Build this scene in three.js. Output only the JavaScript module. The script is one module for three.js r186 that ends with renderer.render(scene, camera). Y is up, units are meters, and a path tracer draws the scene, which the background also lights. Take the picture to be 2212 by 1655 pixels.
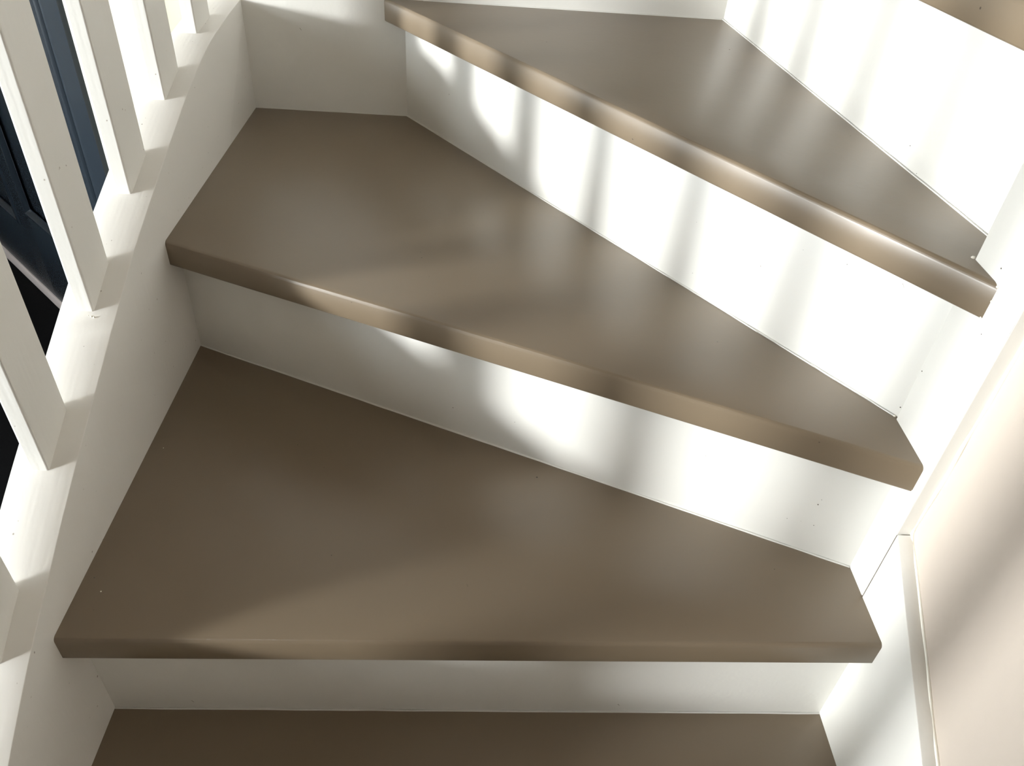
import * as THREE from 'three';
import { mergeVertices, toCreasedNormals, mergeGeometries } from 'three/addons/utils/BufferGeometryUtils.js';
import { RoundedBoxGeometry } from 'three/addons/geometries/RoundedBoxGeometry.js';

// ---------------------------------------------------------------- camera, sky, sun, exposure
// plan coordinates used below: X across the stair, Y up the lower flight, Z height above the second visible tread
const V = (x, y, z) => new THREE.Vector3(x, z, -y);
const scene = new THREE.Scene();
const camera = new THREE.PerspectiveCamera(2 * Math.atan(827.5 / 1696.2) * 180 / Math.PI, 2212 / 1655, 0.02, 60);
camera.position.copy(V(0.40596, -0.73993, 0.70889));
camera.quaternion.setFromRotationMatrix(new THREE.Matrix4().makeBasis(
  V(0.99813731, -0.00839874, 0.06042652), V(-0.04158513, 0.63105524, 0.77462246), V(-0.04463832, -0.77569243, 0.62953052)));
scene.add(camera);

const SUN_AZ = 0.38, SUN_DROP = 0.114, SUN_POWER = 5.1, SKY_POWER = 10;
scene.background = new THREE.Color(0.90, 0.97, 1.0);
scene.backgroundIntensity = SKY_POWER;
const sun = new THREE.DirectionalLight(new THREE.Color(0.965, 1.0, 1.0), SUN_POWER);
sun.position.copy(V(0.4 - 6, 0.2 - 6 * SUN_AZ, 0.2 + 6 * SUN_DROP));
sun.target.position.copy(V(0.4, 0.2, 0.2));
sun.castShadow = true;
sun.shadow.mapSize.set(2048, 2048);
Object.assign(sun.shadow.camera, { left: -3, right: 3, top: 3, bottom: -3, near: 0.1, far: 14 });
sun.shadow.radius = 12;
sun.shadow.bias = -0.0005;
scene.add(sun, sun.target);

const renderer = new THREE.WebGLRenderer({ antialias: true });
renderer.shadowMap.enabled = true;
renderer.toneMapping = THREE.LinearToneMapping;
renderer.toneMappingExposure = 1.09;

// ---------------------------------------------------------------- helpers
let seed = 7;
const rnd = () => { seed = (seed * 1664525 + 1013904223) >>> 0; return seed / 4294967296; };
const taken = {};
function numbered(n) { const k = taken[n] = (taken[n] ?? -1) + 1; return k ? `${n}_${String(k).padStart(3, '0')}` : n; }
function noiseTexture(size, layers, lo = 0, hi = 1, amount = 1) {      // tileable value noise, grey
  const d = new Float32Array(size * size);
  for (const [cells, w, stretch = 1] of layers) {
    const cx = cells, cy = Math.max(1, Math.round(cells * stretch));
    const g = Array.from({ length: cx * cy }, () => rnd());
    for (let y = 0; y < size; y++) for (let x = 0; x < size; x++) {
      const fx = x / size * cx, fy = y / size * cy, ix = Math.floor(fx), iy = Math.floor(fy);
      let a = fx - ix, b = fy - iy; a = a * a * (3 - 2 * a); b = b * b * (3 - 2 * b);
      const q = (i, j) => g[(i % cx) + (j % cy) * cx];
      d[y * size + x] += w * ((q(ix, iy) * (1 - a) + q(ix + 1, iy) * a) * (1 - b) + (q(ix, iy + 1) * (1 - a) + q(ix + 1, iy + 1) * a) * b);
    }
  }
  let mn = Infinity, mx = -Infinity; for (const v of d) { mn = Math.min(mn, v); mx = Math.max(mx, v); }
  const out = new Uint8Array(size * size * 4);
  for (let i = 0; i < d.length; i++) { const v = 255 * (lo + (hi - lo) * (d[i] - mn) / (mx - mn)); out[i * 4] = out[i * 4 + 1] = out[i * 4 + 2] = v; out[i * 4 + 3] = 255; }
  const t = new THREE.DataTexture(out, size, size); t.wrapS = t.wrapT = THREE.RepeatWrapping;
  t.magFilter = THREE.LinearFilter; t.minFilter = THREE.LinearMipmapLinearFilter; t.generateMipmaps = true; t.needsUpdate = true; return t;
}
function speckTexture(base, n, dirt, sMax) {                           // flat paint with a few specks and hairs of dirt; one tile is 0.5 m
  const c = document.createElement('canvas'); c.width = c.height = 1024; const g = c.getContext('2d');
  g.fillStyle = base; g.fillRect(0, 0, 1024, 1024);
  for (let i = 0; i < n; i++) {
    const x = rnd() * 1024, y = rnd() * 1024, r = 0.8 + rnd() * rnd() * sMax;
    g.fillStyle = dirt[i % dirt.length]; g.beginPath(); g.ellipse(x, y, r, r * (0.5 + rnd() * 0.5), rnd() * 3, 0, 7); g.fill();
    if (rnd() < 0.12) { g.strokeStyle = dirt[i % dirt.length]; g.lineWidth = 1; g.beginPath(); g.moveTo(x, y); g.lineTo(x + 10 * (rnd() - 0.5), y + 14 * (rnd() - 0.5)); g.stroke(); }
  }
  const t = new THREE.CanvasTexture(c); t.colorSpace = THREE.SRGBColorSpace; t.wrapS = t.wrapT = THREE.RepeatWrapping; t.repeat.set(2, 2); return t;
}
const bumpFine = noiseTexture(512, [[24, 1], [64, 0.6], [160, 0.35]]); bumpFine.repeat.set(2.2, 2.2);
const bumpBrush = noiseTexture(512, [[100, 1, 0.08], [30, 0.6, 0.2], [200, 0.4, 0.5]]); bumpBrush.repeat.set(3, 3);
const bumpWall = noiseTexture(512, [[40, 1], [90, 0.8], [12, 0.5]]); bumpWall.repeat.set(2, 2);

const std = o => new THREE.MeshPhysicalMaterial(o);
const M = {
  white: std({ color: 0xffffff, map: speckTexture('rgb(233,231,225)', 6, ['rgb(150,142,130)', 'rgb(205,200,192)', 'rgb(110,102,92)'], 2.4), roughness: 0.42, bumpMap: bumpFine, bumpScale: 0.00035 }),
  nibbed: std({ color: 0xffffff, map: speckTexture('rgb(234,231,225)', 90, ['rgb(196,190,180)', 'rgb(212,207,198)', 'rgb(150,142,132)'], 2.2), roughness: 0.45, bumpMap: bumpBrush, bumpScale: 0.00013 }),
  baluster: std({ color: 0xffffff, map: speckTexture('rgb(234,232,226)', 40, ['rgb(205,200,190)', 'rgb(170,162,150)'], 2), roughness: 0.45, bumpMap: bumpBrush, bumpScale: 0.00018 }),
  tread: std({ color: new THREE.Color(0.196, 0.149, 0.099), map: speckTexture('rgb(255,255,255)', 10, ['rgb(205,200,190)', 'rgb(120,110,100)'], 1.6), ior: 1.58, roughness: 0.36, bumpMap: bumpFine, bumpScale: 0.00008 }),
  beige: std({ color: new THREE.Color(0.57, 0.495, 0.425), roughness: 0.75, bumpMap: bumpWall, bumpScale: 0.0006 }),
  sealant: std({ color: new THREE.Color(0.86, 0.82, 0.72), roughness: 0.4 }),
  wallWhite: std({ color: new THREE.Color(0.84, 0.82, 0.78), roughness: 0.8, bumpMap: bumpWall, bumpScale: 0.0006 }),
  dark: std({ color: new THREE.Color(0.16, 0.13, 0.11), roughness: 0.8 }),
  unseen: std({ color: new THREE.Color(0.29, 0.22, 0.15), roughness: 0.8, bumpMap: bumpWall, bumpScale: 0.0006 }),
  cream: std({ color: new THREE.Color(0.90, 0.87, 0.73), roughness: 0.8 }),
  navy: std({ color: new THREE.Color(0.016, 0.0225, 0.030), roughness: 0.26 }),
  threshold: std({ color: new THREE.Color(0.5, 0.44, 0.42), roughness: 0.5 }),
  floor: std({ color: new THREE.Color(0.002, 0.002, 0.0025), roughness: 0.9, specularIntensity: 0.25, bumpMap: bumpWall, bumpScale: 0.0005 }),
  speck: std({ color: new THREE.Color(0.13, 0.11, 0.09), roughness: 0.9 }),
  gap: std({ color: new THREE.Color(0.01, 0.01, 0.01), roughness: 1 }),
};

function metreUV(g) {                                                  // box-projected uv in metres, along the dominant axis of each face
  const p = g.attributes.position, n = g.attributes.normal, uv = new Float32Array(p.count * 2);
  for (let i = 0; i < p.count; i++) {
    const a = Math.abs(n.getX(i)), b = Math.abs(n.getY(i)), c = Math.abs(n.getZ(i));
    const x = p.getX(i), y = p.getY(i), z = p.getZ(i);
    if (b >= a && b >= c) { uv[2 * i] = x; uv[2 * i + 1] = z; }
    else if (a >= c) { uv[2 * i] = z; uv[2 * i + 1] = y; }
    else { uv[2 * i] = x; uv[2 * i + 1] = y; }
  }
  g.setAttribute('uv', new THREE.BufferAttribute(uv, 2)); return g;
}
function mesh(name, geo, mat, parent) {
  if (!geo.attributes.normal) geo.computeVertexNormals();
  const m = new THREE.Mesh(metreUV(geo), mat); m.castShadow = m.receiveShadow = true;
  m.name = parent === scene ? numbered(name) : name;
  if (parent !== scene) {
    const same = parent.children.filter(o => o.userData.base === name).length;
    m.userData.base = name; if (same) m.name = `${name}_${String(same).padStart(3, '0')}`;
  }
  parent.add(m); return m;
}
function thing(name, label, category, group) {
  const o = new THREE.Group(); o.name = numbered(name); o.userData = { label, category }; if (group) o.userData.group = group; scene.add(o); return o;
}
function struct(name, geo, mat) { const m = mesh(name, geo, mat, scene); m.userData.kind = 'structure'; return m; }
function structGroup(name) { const o = new THREE.Group(); o.name = name; o.userData = { kind: 'structure' }; scene.add(o); return o; }

// a flat board: plan outline (counter-clockwise in X, Y), top at zTop, rounded edges
function slab(poly, zTop, thick, rTop = 0.005, rBot = 0.002) {
  const inset = d => poly.map((p, i) => {
    const a = poly[(i + poly.length - 1) % poly.length], b = poly[(i + 1) % poly.length];
    const e1 = [p[0] - a[0], p[1] - a[1]], e2 = [b[0] - p[0], b[1] - p[1]], l1 = Math.hypot(...e1), l2 = Math.hypot(...e2);
    const n1 = [-e1[1] / l1, e1[0] / l1], n2 = [-e2[1] / l2, e2[0] / l2], k = 1 + n1[0] * n2[0] + n1[1] * n2[1];
    return [p[0] + d * (n1[0] + n2[0]) / k, p[1] + d * (n1[1] + n2[1]) / k];
  });
  const rings = [[rBot, zTop - thick]];
  for (let i = 1; i <= 3; i++) { const a = i / 3 * Math.PI / 2; rings.push([rBot * (1 - Math.sin(a)), zTop - thick + rBot * (1 - Math.cos(a))]); }
  for (let i = 0; i <= 6; i++) { const a = i / 6 * Math.PI / 2; rings.push([rTop * (1 - Math.cos(a)), zTop - rTop + rTop * Math.sin(a)]); }
  const pts = [], idx = [], n = poly.length;
  for (const [d, z] of rings) for (const q of inset(d)) { const v = V(q[0], q[1], z); pts.push(v.x, v.y, v.z); }
  for (let r = 0; r < rings.length - 1; r++) for (let i = 0; i < n; i++) { const a = r * n + i, b = r * n + (i + 1) % n; idx.push(a, b, b + n, a, b + n, a + n); }
  const tri = THREE.ShapeUtils.triangulateShape(poly.map(p => new THREE.Vector2(...p)), []);
  const top = (rings.length - 1) * n;
  for (const [a, b, c] of tri) { idx.push(top + a, top + b, top + c, c, b, a); }
  const g = new THREE.BufferGeometry(); g.setAttribute('position', new THREE.Float32BufferAttribute(pts, 3)); g.setIndex(idx);
  return toCreasedNormals(g, 0.62);
}
// an upright board standing on a plan line A-B; its face looks to the right of A->B, thickness goes to the left
function upright(A, B, z0, z1, thick) {
  const dx = B[0] - A[0], dy = B[1] - A[1], l = Math.hypot(dx, dy), nx = -dy / l * thick, ny = dx / l * thick;
  return slab([A, B, [B[0] + nx, B[1] + ny], [A[0] + nx, A[1] + ny]], z1, z1 - z0, 0.0008, 0.0008);
}
// a board cut to an outline in the Y-Z plane, from x0 to x1
function sideBoard(outline, x0, x1, bevel = 0.002) {
  const s = new THREE.Shape(outline.map(q => new THREE.Vector2(q[0], q[1])));
  const g = new THREE.ExtrudeGeometry(s, { depth: x1 - x0 - 2 * bevel, bevelEnabled: true, bevelThickness: bevel, bevelSize: bevel, bevelOffset: -bevel, bevelSegments: 3, curveSegments: 4 });
  g.applyMatrix4(new THREE.Matrix4().makeBasis(new THREE.Vector3(0, 0, -1), new THREE.Vector3(0, 1, 0), new THREE.Vector3(1, 0, 0)));
  g.translate(x0 + bevel, 0, 0);
  return toCreasedNormals(g, 0.45);
}
function block(x0, x1, y0, y1, z0, z1, r = 0) {
  const g = r ? new RoundedBoxGeometry(x1 - x0, z1 - z0, y1 - y0, 3, r) : new THREE.BoxGeometry(x1 - x0, z1 - z0, y1 - y0);
  g.translate((x0 + x1) / 2, (z0 + z1) / 2, -(y0 + y1) / 2); return g;
}
// a hand-run bead of sealant along points, slightly uneven
function bead(pts, r, wob = 0.25) {
  const out = [];
  for (let i = 0; i < pts.length - 1; i++) { const n = Math.max(2, Math.round(pts[i].distanceTo(pts[i + 1]) / 0.03)); for (let k = 0; k < n; k++) out.push(pts[i].clone().lerp(pts[i + 1], k / n)); }
  out.push(pts[pts.length - 1].clone());
  for (const p of out) p.add(new THREE.Vector3((rnd() - 0.5) * r * wob, (rnd() - 0.5) * r * wob, (rnd() - 0.5) * r * wob));
  return new THREE.TubeGeometry(new THREE.CatmullRomCurve3(out), out.length * 3, r, 7, false);
}

// ---------------------------------------------------------------- the stair, dimensions
const R = 0.19, W = 0.8428, D = 0.6354, T = 0.0345, FLOOR = -1.0, CEIL = 2.2;
const Yn = -0.2153, NB = -0.133, XW = 0.8595;                          // newel front and back, face of the beige wall
const e = 0.012;                                                       // housing depth
const lerp2 = (a, b, t) => [a[0] + (b[0] - a[0]) * t, a[1] + (b[1] - a[1]) * t];
const stretch = (A, B, a, b) => { const l = Math.hypot(B[0] - A[0], B[1] - A[1]); return [lerp2(A, B, -a / l), lerp2(A, B, 1 + b / l)]; };

// ---------------------------------------------------------------- room shell
struct('floor', block(-3.2, 1.75, -2.75, 2.75, FLOOR - 0.1, FLOOR), M.floor);
struct('ceiling', block(-3.2, 1.75, -2.75, 2.75, CEIL, CEIL + 0.12), M.unseen);
struct('wall_right', block(XW, 1.6, -2.6, -0.145, FLOOR, CEIL), M.beige);
struct('wall_end', block(1.6, 1.75, -2.75, 2.75, FLOOR, CEIL), M.wallWhite);
struct('wall_front', block(-3.2, 1.6, -2.75, -2.6, FLOOR, CEIL), M.dark);
struct('wall_back', block(-0.06, 1.6, D + 0.03, 2.6, FLOOR, CEIL), M.wallWhite);
struct('wall_far', block(-3.2, 1.6, 2.6, 2.75, FLOOR, CEIL), M.unseen);
struct('wall_hall', block(-0.50, -0.06, 1.105, 1.25, FLOOR, CEIL), M.cream);
// left wall with the window that lets the low sun in
const WY0 = -1.89, WY1 = 0.55, WZ0 = -0.22, WZ1 = 1.75;
struct('wall_left', mergeGeometries([
  block(-3.2, -3.0, -2.6, WY0, FLOOR, CEIL), block(-3.2, -3.0, WY1, 2.6, FLOOR, CEIL),
  block(-3.2, -3.0, WY0, WY1, FLOOR, WZ0), block(-3.2, -3.0, WY0, WY1, WZ1, CEIL)]), M.wallWhite);
const win = structGroup('window_1');
mesh('window_frame', mergeGeometries([block(-3.2, -2.97, WY0 - 0.05, WY1 + 0.05, WZ0 - 0.05, WZ0), block(-3.2, -2.97, WY0 - 0.05, WY1 + 0.05, WZ1, WZ1 + 0.05),
  block(-3.2, -2.97, WY0 - 0.05, WY0, WZ0, WZ1), block(-3.2, -2.97, WY1, WY1 + 0.05, WZ0, WZ1)]), M.white, win);

// navy panelled door in the slanted hall wall; u runs along the wall, v out into the hall
const DA = [-1.4508, 1.993], DU = [0.7201, -0.6938], DN = [-0.6938, -0.7201];
const DP = (u, v) => [DA[0] + DU[0] * u + DN[0] * v, DA[1] + DU[1] * u + DN[1] * v];
function doorBox(u0, u1, z0, z1, v0, v1, r = 0.003) { return slab([DP(u0, v1), DP(u1, v1), DP(u1, v0), DP(u0, v0)], z1, z1 - z0, r, r); }
function frameRing(u0, u1, z0, z1, w, v0, v1) {                        // mitred moulding round a panel, raised edge sloping inwards
  const P = (u, z, v) => { const q = DP(u, v); return V(q[0], q[1], z); };
  const pos = [], N = 8, corner = (t, k) => [[u0 + w * t, z0 + w * t], [u1 - w * t, z0 + w * t], [u1 - w * t, z1 - w * t], [u0 + w * t, z1 - w * t]][k];
  const depth = t => v0 + (v1 - v0) * Math.sin(Math.PI * Math.min(1, t * 1.15)) - 0.008 * t;
  const quad = (a, b, c, d) => { for (const q of [a, b, c, a, c, d]) pos.push(q.x, q.y, q.z); };
  for (let k = 0; k < 4; k++) for (let j = 0; j < N; j++) {
    const n = (k + 1) % 4, s = j / N, t = (j + 1) / N;
    quad(P(...corner(s, k), depth(s)), P(...corner(s, n), depth(s)), P(...corner(t, n), depth(t)), P(...corner(t, k), depth(t)));
  }
  const q = new THREE.BufferGeometry(); q.setAttribute('position', new THREE.Float32BufferAttribute(pos, 3)); q.computeVertexNormals(); return toCreasedNormals(q, 0.6);
}
const door = structGroup('door_1');
const DB = -0.95, DT = 1.1;
mesh('stile', doorBox(-0.95, -0.82, DB, DT, -0.04, 0), M.navy, door);
mesh('stile', doorBox(0.335, 0.44, DB, DT, -0.04, 0), M.navy, door);
mesh('stile', doorBox(1.12, 1.262, DB, DT, -0.04, 0), M.navy, door);
mesh('bottom_rail', doorBox(-0.82, 0.335, DB, -0.70, -0.04, 0), M.navy, door);
mesh('bottom_rail', doorBox(0.44, 1.12, DB, -0.62, -0.04, 0), M.navy, door);
mesh('top_rail', doorBox(-0.82, 0.335, DT - 0.13, DT, -0.04, 0), M.navy, door);
mesh('top_rail', doorBox(0.44, 1.12, DT - 0.13, DT, -0.04, 0), M.navy, door);
mesh('panel', doorBox(-0.82, 0.335, -0.70, DT - 0.13, -0.035, -0.016), M.navy, door);
mesh('panel', doorBox(0.44, 1.12, -0.62, DT - 0.13, -0.035, -0.016), M.navy, door);
mesh('moulding', frameRing(-0.82, 0.335, -0.70, DT - 0.13, 0.035, 0.0005, 0.012), M.navy, door);
mesh('moulding', frameRing(0.44, 1.15, -0.62, DT - 0.13, 0.035, 0.0005, 0.012), M.navy, door);
mesh('threshold', doorBox(-0.95, 1.28, FLOOR, DB - 0.002, -0.05, 0.004), M.threshold, door);
mesh('door_frame', mergeGeometries([doorBox(1.305, 1.42, FLOOR, CEIL, -0.10, 0.0), doorBox(-0.96, 1.30, DT + 0.005, DT + 0.09, -0.10, 0.012)]), M.wallWhite, door);
struct('wall_slanted', mergeGeometries([doorBox(-0.98, 1.40, DT + 0.09, CEIL, -0.12, -0.01), doorBox(-0.98, 1.38, FLOOR, DT + 0.09, -0.16, -0.11)]), M.wallWhite);
mesh('door_casing', block(-0.515, -0.345, 1.088, 1.105, FLOOR, 1.3, 0.003), M.white, door);

// ---------------------------------------------------------------- the staircase
const stair = thing('staircase', 'white painted winder staircase with taupe brown treads turning right beside a beige wall', 'staircase');
// nose lines [left, right] and riser lines [left, right] of every step
const nose = {
  0: [[0, -0.535], [W, -0.535]], 1: [[0, -0.2962], [W, -0.2781]], 2: [[0, 0.1562], [W, -0.2047]],
  3: [[0.2306, D], [W, -0.1773]], 4: [[0.758, D], [0.862, -0.128]],
};
const ris = {
  0: [[0, -0.507], [W, -0.507]], 1: [[0, -0.2637], [W, -0.2501]], 2: [[0, 0.1921], [W, -0.1757]],
  3: [[0.2638, D], [W, -0.1275]], 4: [[0.7856, D], [0.8832, -0.128]],
};
const th = 0.014;                                                      // riser thickness
function back(k) { const [A, B] = ris[k]; const l = Math.hypot(B[0] - A[0], B[1] - A[1]); const n = [-(B[1] - A[1]) / l, (B[0] - A[0]) / l]; return [[A[0] + n[0] * th, A[1] + n[1] * th], [B[0] + n[0] * th, B[1] + n[1] * th]]; }
function tread(k, poly) { const t = mesh('tread', slab(poly, (k - 1) * R, T), M.tread, stair); t.userData.label = 'taupe brown painted tread'; return t; }
{ // straight treads below the winders, out of the picture but part of the flight
  for (let k = -3; k <= -1; k++) {
    const y = nose[0][0][1] + 0.272 * k;
    tread(k, [[-e, y], [W + e, y], [W + e, y + 0.29], [-e, y + 0.29]]);
    mesh('riser', upright([-e, y + 0.028], [W + e, y + 0.028], k === -3 ? FLOOR : (k - 2) * R, (k - 1) * R - T, th), M.white, stair);
  }
  let b = back(1);
  tread(0, [[-e, nose[0][0][1]], [W + e, nose[0][1][1]], stretch(...b, e, e)[1], stretch(...b, e, e)[0]]);
  b = stretch(...back(2), e, e); let n = stretch(...nose[1], e, e);
  tread(1, [n[0], n[1], b[1], b[0]]);
  b = stretch(...back(3), e, e); n = stretch(...nose[2], e, e);
  tread(2, [n[0], n[1], b[1], b[0], [-e, D + e]]);
  // third winder: its right end is housed in the newel and runs on behind it
  n = stretch(...nose[3], e, e); b = stretch(...back(4), e, 0);
  tread(3, [n[0], n[1], [0.899, NB - 0.012], b[0]]);
  n = stretch(...nose[4], e, 0);
  tread(4, [n[0], [n[1][0], NB], [1.165, NB], [1.165, D + e]]);
  tread(5, [[1.12, D + e], [1.12, NB], [1.6, NB], [1.6, D + e]]);
}
function riser(k) { const [A, B] = stretch(...ris[k], 0.010, k >= 4 ? 0 : 0.010); return mesh('riser', upright(A, B, (k - 2) * R, (k - 1) * R - T, th), M.white, stair); }
for (const k of [0, 1, 2, 3, 4]) riser(k);
mesh('riser', upright([1.15, D], [1.15, NB], 3 * R, 4 * R - T, th), M.white, stair);

// outer string on the open side: its top edge sweeps up and eases towards level in the corner
const crease = [[-2.3, -1.36], [-1.0, -0.45], [-0.7, -0.238], [-0.5, -0.095], [-0.4063, -0.0293], [-0.3314, 0.0205], [-0.246, 0.0685], [-0.1775, 0.1055], [-0.1188, 0.1345], [-0.0708, 0.1577], [-0.0066, 0.1886], [0.0387, 0.2095], [0.0695, 0.2232], [0.1561, 0.2562], [0.2232, 0.2806], [0.3347, 0.3185], [0.442, 0.3465], [0.54, 0.3585], [0.6313, 0.3649], [D + 0.03, 0.3665]];
const smooth = new THREE.CatmullRomCurve3(crease.map(q => new THREE.Vector3(q[0], q[1], 0)), false, 'centripetal').getPoints(90).map(p => [p.x, p.y]);
const creaseZ = y => { for (let i = 1; i < smooth.length; i++) if (smooth[i][0] >= y) { const a = smooth[i - 1], b = smooth[i]; return a[1] + (b[1] - a[1]) * (y - a[0]) / (b[0] - a[0]); } return smooth[smooth.length - 1][1]; };
{
  const top = smooth.filter(q => q[0] > -1.75);
  const low = [[D + 0.03, 0.0], [0.3, -0.06], [-0.1, -0.3], [-0.4, -0.52], [top[0][0] + 0.25, FLOOR], [top[0][0], FLOOR]];
  mesh('stringer', sideBoard([...top.slice().reverse(), ...low.slice().reverse()].reverse(), -0.0625, 0, 0.0009), M.nibbed, stair);
}
// wall string along the back, rising steeply with the winders
{
  const s = new THREE.Shape([[0, -0.1], [1.55, 0.45], [1.55, 1.5], [1.1, 1.16], [0.75, 0.86], [0.45, 0.64], [0.22, 0.475], [0.08, 0.392], [0, 0.3665]].map(q => new THREE.Vector2(...q)));
  const g = new THREE.ExtrudeGeometry(s, { depth: 0.028, bevelEnabled: false }); g.rotateY(0); g.translate(0, 0, -(D + 0.028)); mesh('stringer', g, M.white, stair);
}
// inner string of the lower flight against the beige wall, a hair short of the newel
const inZ = y => 0.6907 * y + 0.2537;
mesh('stringer', sideBoard([[-1.75, FLOOR], [-1.55, FLOOR], [Yn - 0.0018, inZ(Yn) - 0.34], [Yn - 0.0018, inZ(Yn)], [-1.75, inZ(-1.75)]], W, XW - 0.0005, 0.0008), M.white, stair);
// newel post in the inner corner
mesh('newel_post', block(W, XW + 0.03, Yn, NB, -0.4, 1.35, 0.0015), M.white, stair);
mesh('joint_crack', block(W + 0.0006, XW - 0.002, Yn - 0.0016, Yn - 0.0002, 0.0, inZ(Yn) - 0.002), M.speck, stair);
// sealant beads where the paint lines meet the wall and the steps
const bx = XW - 0.0005;
mesh('sealant_bead', bead([V(bx, -1.7, inZ(-1.7)), V(bx, Yn, inZ(Yn)), V(bx, Yn, 1.35)], 0.0022, 0.8), M.sealant, stair);
const BR = 0.0016;
const off = (A, B) => { const l = Math.hypot(B[0] - A[0], B[1] - A[1]); const n = [(B[1] - A[1]) / l * 0.0006, -(B[0] - A[0]) / l * 0.0006]; return [[A[0] + n[0], A[1] + n[1]], [B[0] + n[0], B[1] + n[1]]]; };
for (const k of [1, 2, 3, 4]) { const [A, B] = off(...ris[k]); const z = (k - 2) * R; mesh('sealant_bead', bead([V(A[0], A[1], z), V(B[0], B[1], z)], BR, 0.25), M.white, stair); }
mesh('sealant_bead', bead([V(0, D, R), V(ris[3][0][0], D, R)], BR, 0.25), M.white, stair);
mesh('sealant_bead', bead([V(ris[3][0][0] + .03, D, 2 * R), V(ris[4][0][0], D, 2 * R)], BR, 0.25), M.white, stair);

// specks of dirt and chipped paint on the risers, the newel and the treads
const blob = (x, y, z, r, k = 0.5) => { const g = new THREE.IcosahedronGeometry(r, 1); g.scale(1, k === 0.5 ? 1 : k, 1); const v = V(x, y, z); g.translate(v.x, v.y, v.z); return g; };
const dark = [[.7892, -.1523, .0767, 1.1], [.7906, -.1529, .0850, .6], [.7938, -.1543, .0443, .7], [.7671, -.1426, .0414, .6], [.7807, -.1485, .0441, .4], [.4555, -.0067, .0508, .5], [.6699, -.1002, .0947, .5],
  [.7789, -.0433, .3181, .7], [.7877, -.0549, .2649, .5], [.5901, .2054, .2587, .7], [.6045, .1864, .2701, .5], [.6614, .1115, .2783, .4], [.6682, .1026, .2132, .5], [.7479, -.0024, .3099, .4],
  [.8581, .0684, .4024, .8], [.8187, .3764, .3895, .4], [.8615, .0415, .3831, .6], [.8553, .0898, .4475, .4], [.8428, -.1366, .2558, .9], [.8428, -.1311, .2040, 1.0], [.8428, -.1860, .3360, .7], [.8428, -.1695, .3922, 1.0]];
const specks = mesh('paint_specks', mergeGeometries(dark.map(q => blob(q[0], q[1], q[2], q[3] * 0.0007))), M.speck, stair);
specks.userData.kind = 'stuff';
const onTread = [[.0108, -.2220, 0, .9, .3], [.2210, -.0481, 0, .6, .3], [.7578, .4672, .38, 1, .3]];
const crumbs = mesh('dirt_specks', mergeGeometries(onTread.map(q => blob(q[0], q[1], q[2], q[3] * 0.0009, q[4]))), M.speck, stair);
crumbs.userData.kind = 'stuff';
// white paint that ran over the tread ends at the newel, and two pale crumbs
const pale = [[W, -.1766, .3784, 1.6], [W, -.1790, .3735, 1.1], [W, -.1786, .3648, 1.4], [W, -.1755, .3470, 1.3], [W - .0005, -.1308, .3796, 2.2], [W, -.2040, .1556, 1.3], [W, -.2052, .158, 1.0], [W, -.1290, .19, 1.6], [.0242, -.2391, 0, .8], [.0173, -.0245, 0, .6],
  [-.030, -.0085, .186, 1.8], [-.026, -.0100, .1865, 1.3], [-.0225, -.0115, .187, 1.1]];
const drips = mesh('paint_drips', mergeGeometries(pale.map(q => blob(q[0], q[1], q[2], q[3] * 0.001))), M.sealant, stair);
drips.userData.kind = 'stuff';

// ---------------------------------------------------------------- balustrade: flat balusters on the outer string under a handrail
const rail = thing('balustrade', 'row of flat white balusters standing on the open outer side of the stair', 'balustrade');
const bal = [[-0.335, -0.2750], [-0.1725, -0.1100], [-0.0043, 0.0570], [0.154, 0.2200], [0.3171, 0.3830], [0.4822, 0.5500]];
for (let k = 1; k <= 6; k++) bal.unshift([-0.335 - 0.1645 * k, -0.2725 - 0.1645 * k]);
const railZ = y => creaseZ(Math.min(y, 0.05)) + Math.max(0, y - 0.05) * 0.5 + 0.85;
for (const [y0, y1] of bal) mesh('baluster', block(-0.0437, -0.0245, y0, y1, creaseZ(y0) - 0.012, railZ((y0 + y1) / 2), 0.0028), M.baluster, rail);
{
  const pts = []; for (let y = -1.35; y <= 0.62; y += 0.06) pts.push(V(-0.034, y, railZ(y) + 0.02));
  const sh = new THREE.Shape(); sh.absellipse(0, 0, 0.026, 0.024, 0, Math.PI * 2);
  mesh('handrail', new THREE.ExtrudeGeometry(sh, { steps: 60, extrudePath: new THREE.CatmullRomCurve3(pts), curveSegments: 10, bevelEnabled: false }), M.baluster, rail);
}

scene.traverse(o => { delete o.userData.base; });
renderer.render(scene, camera);
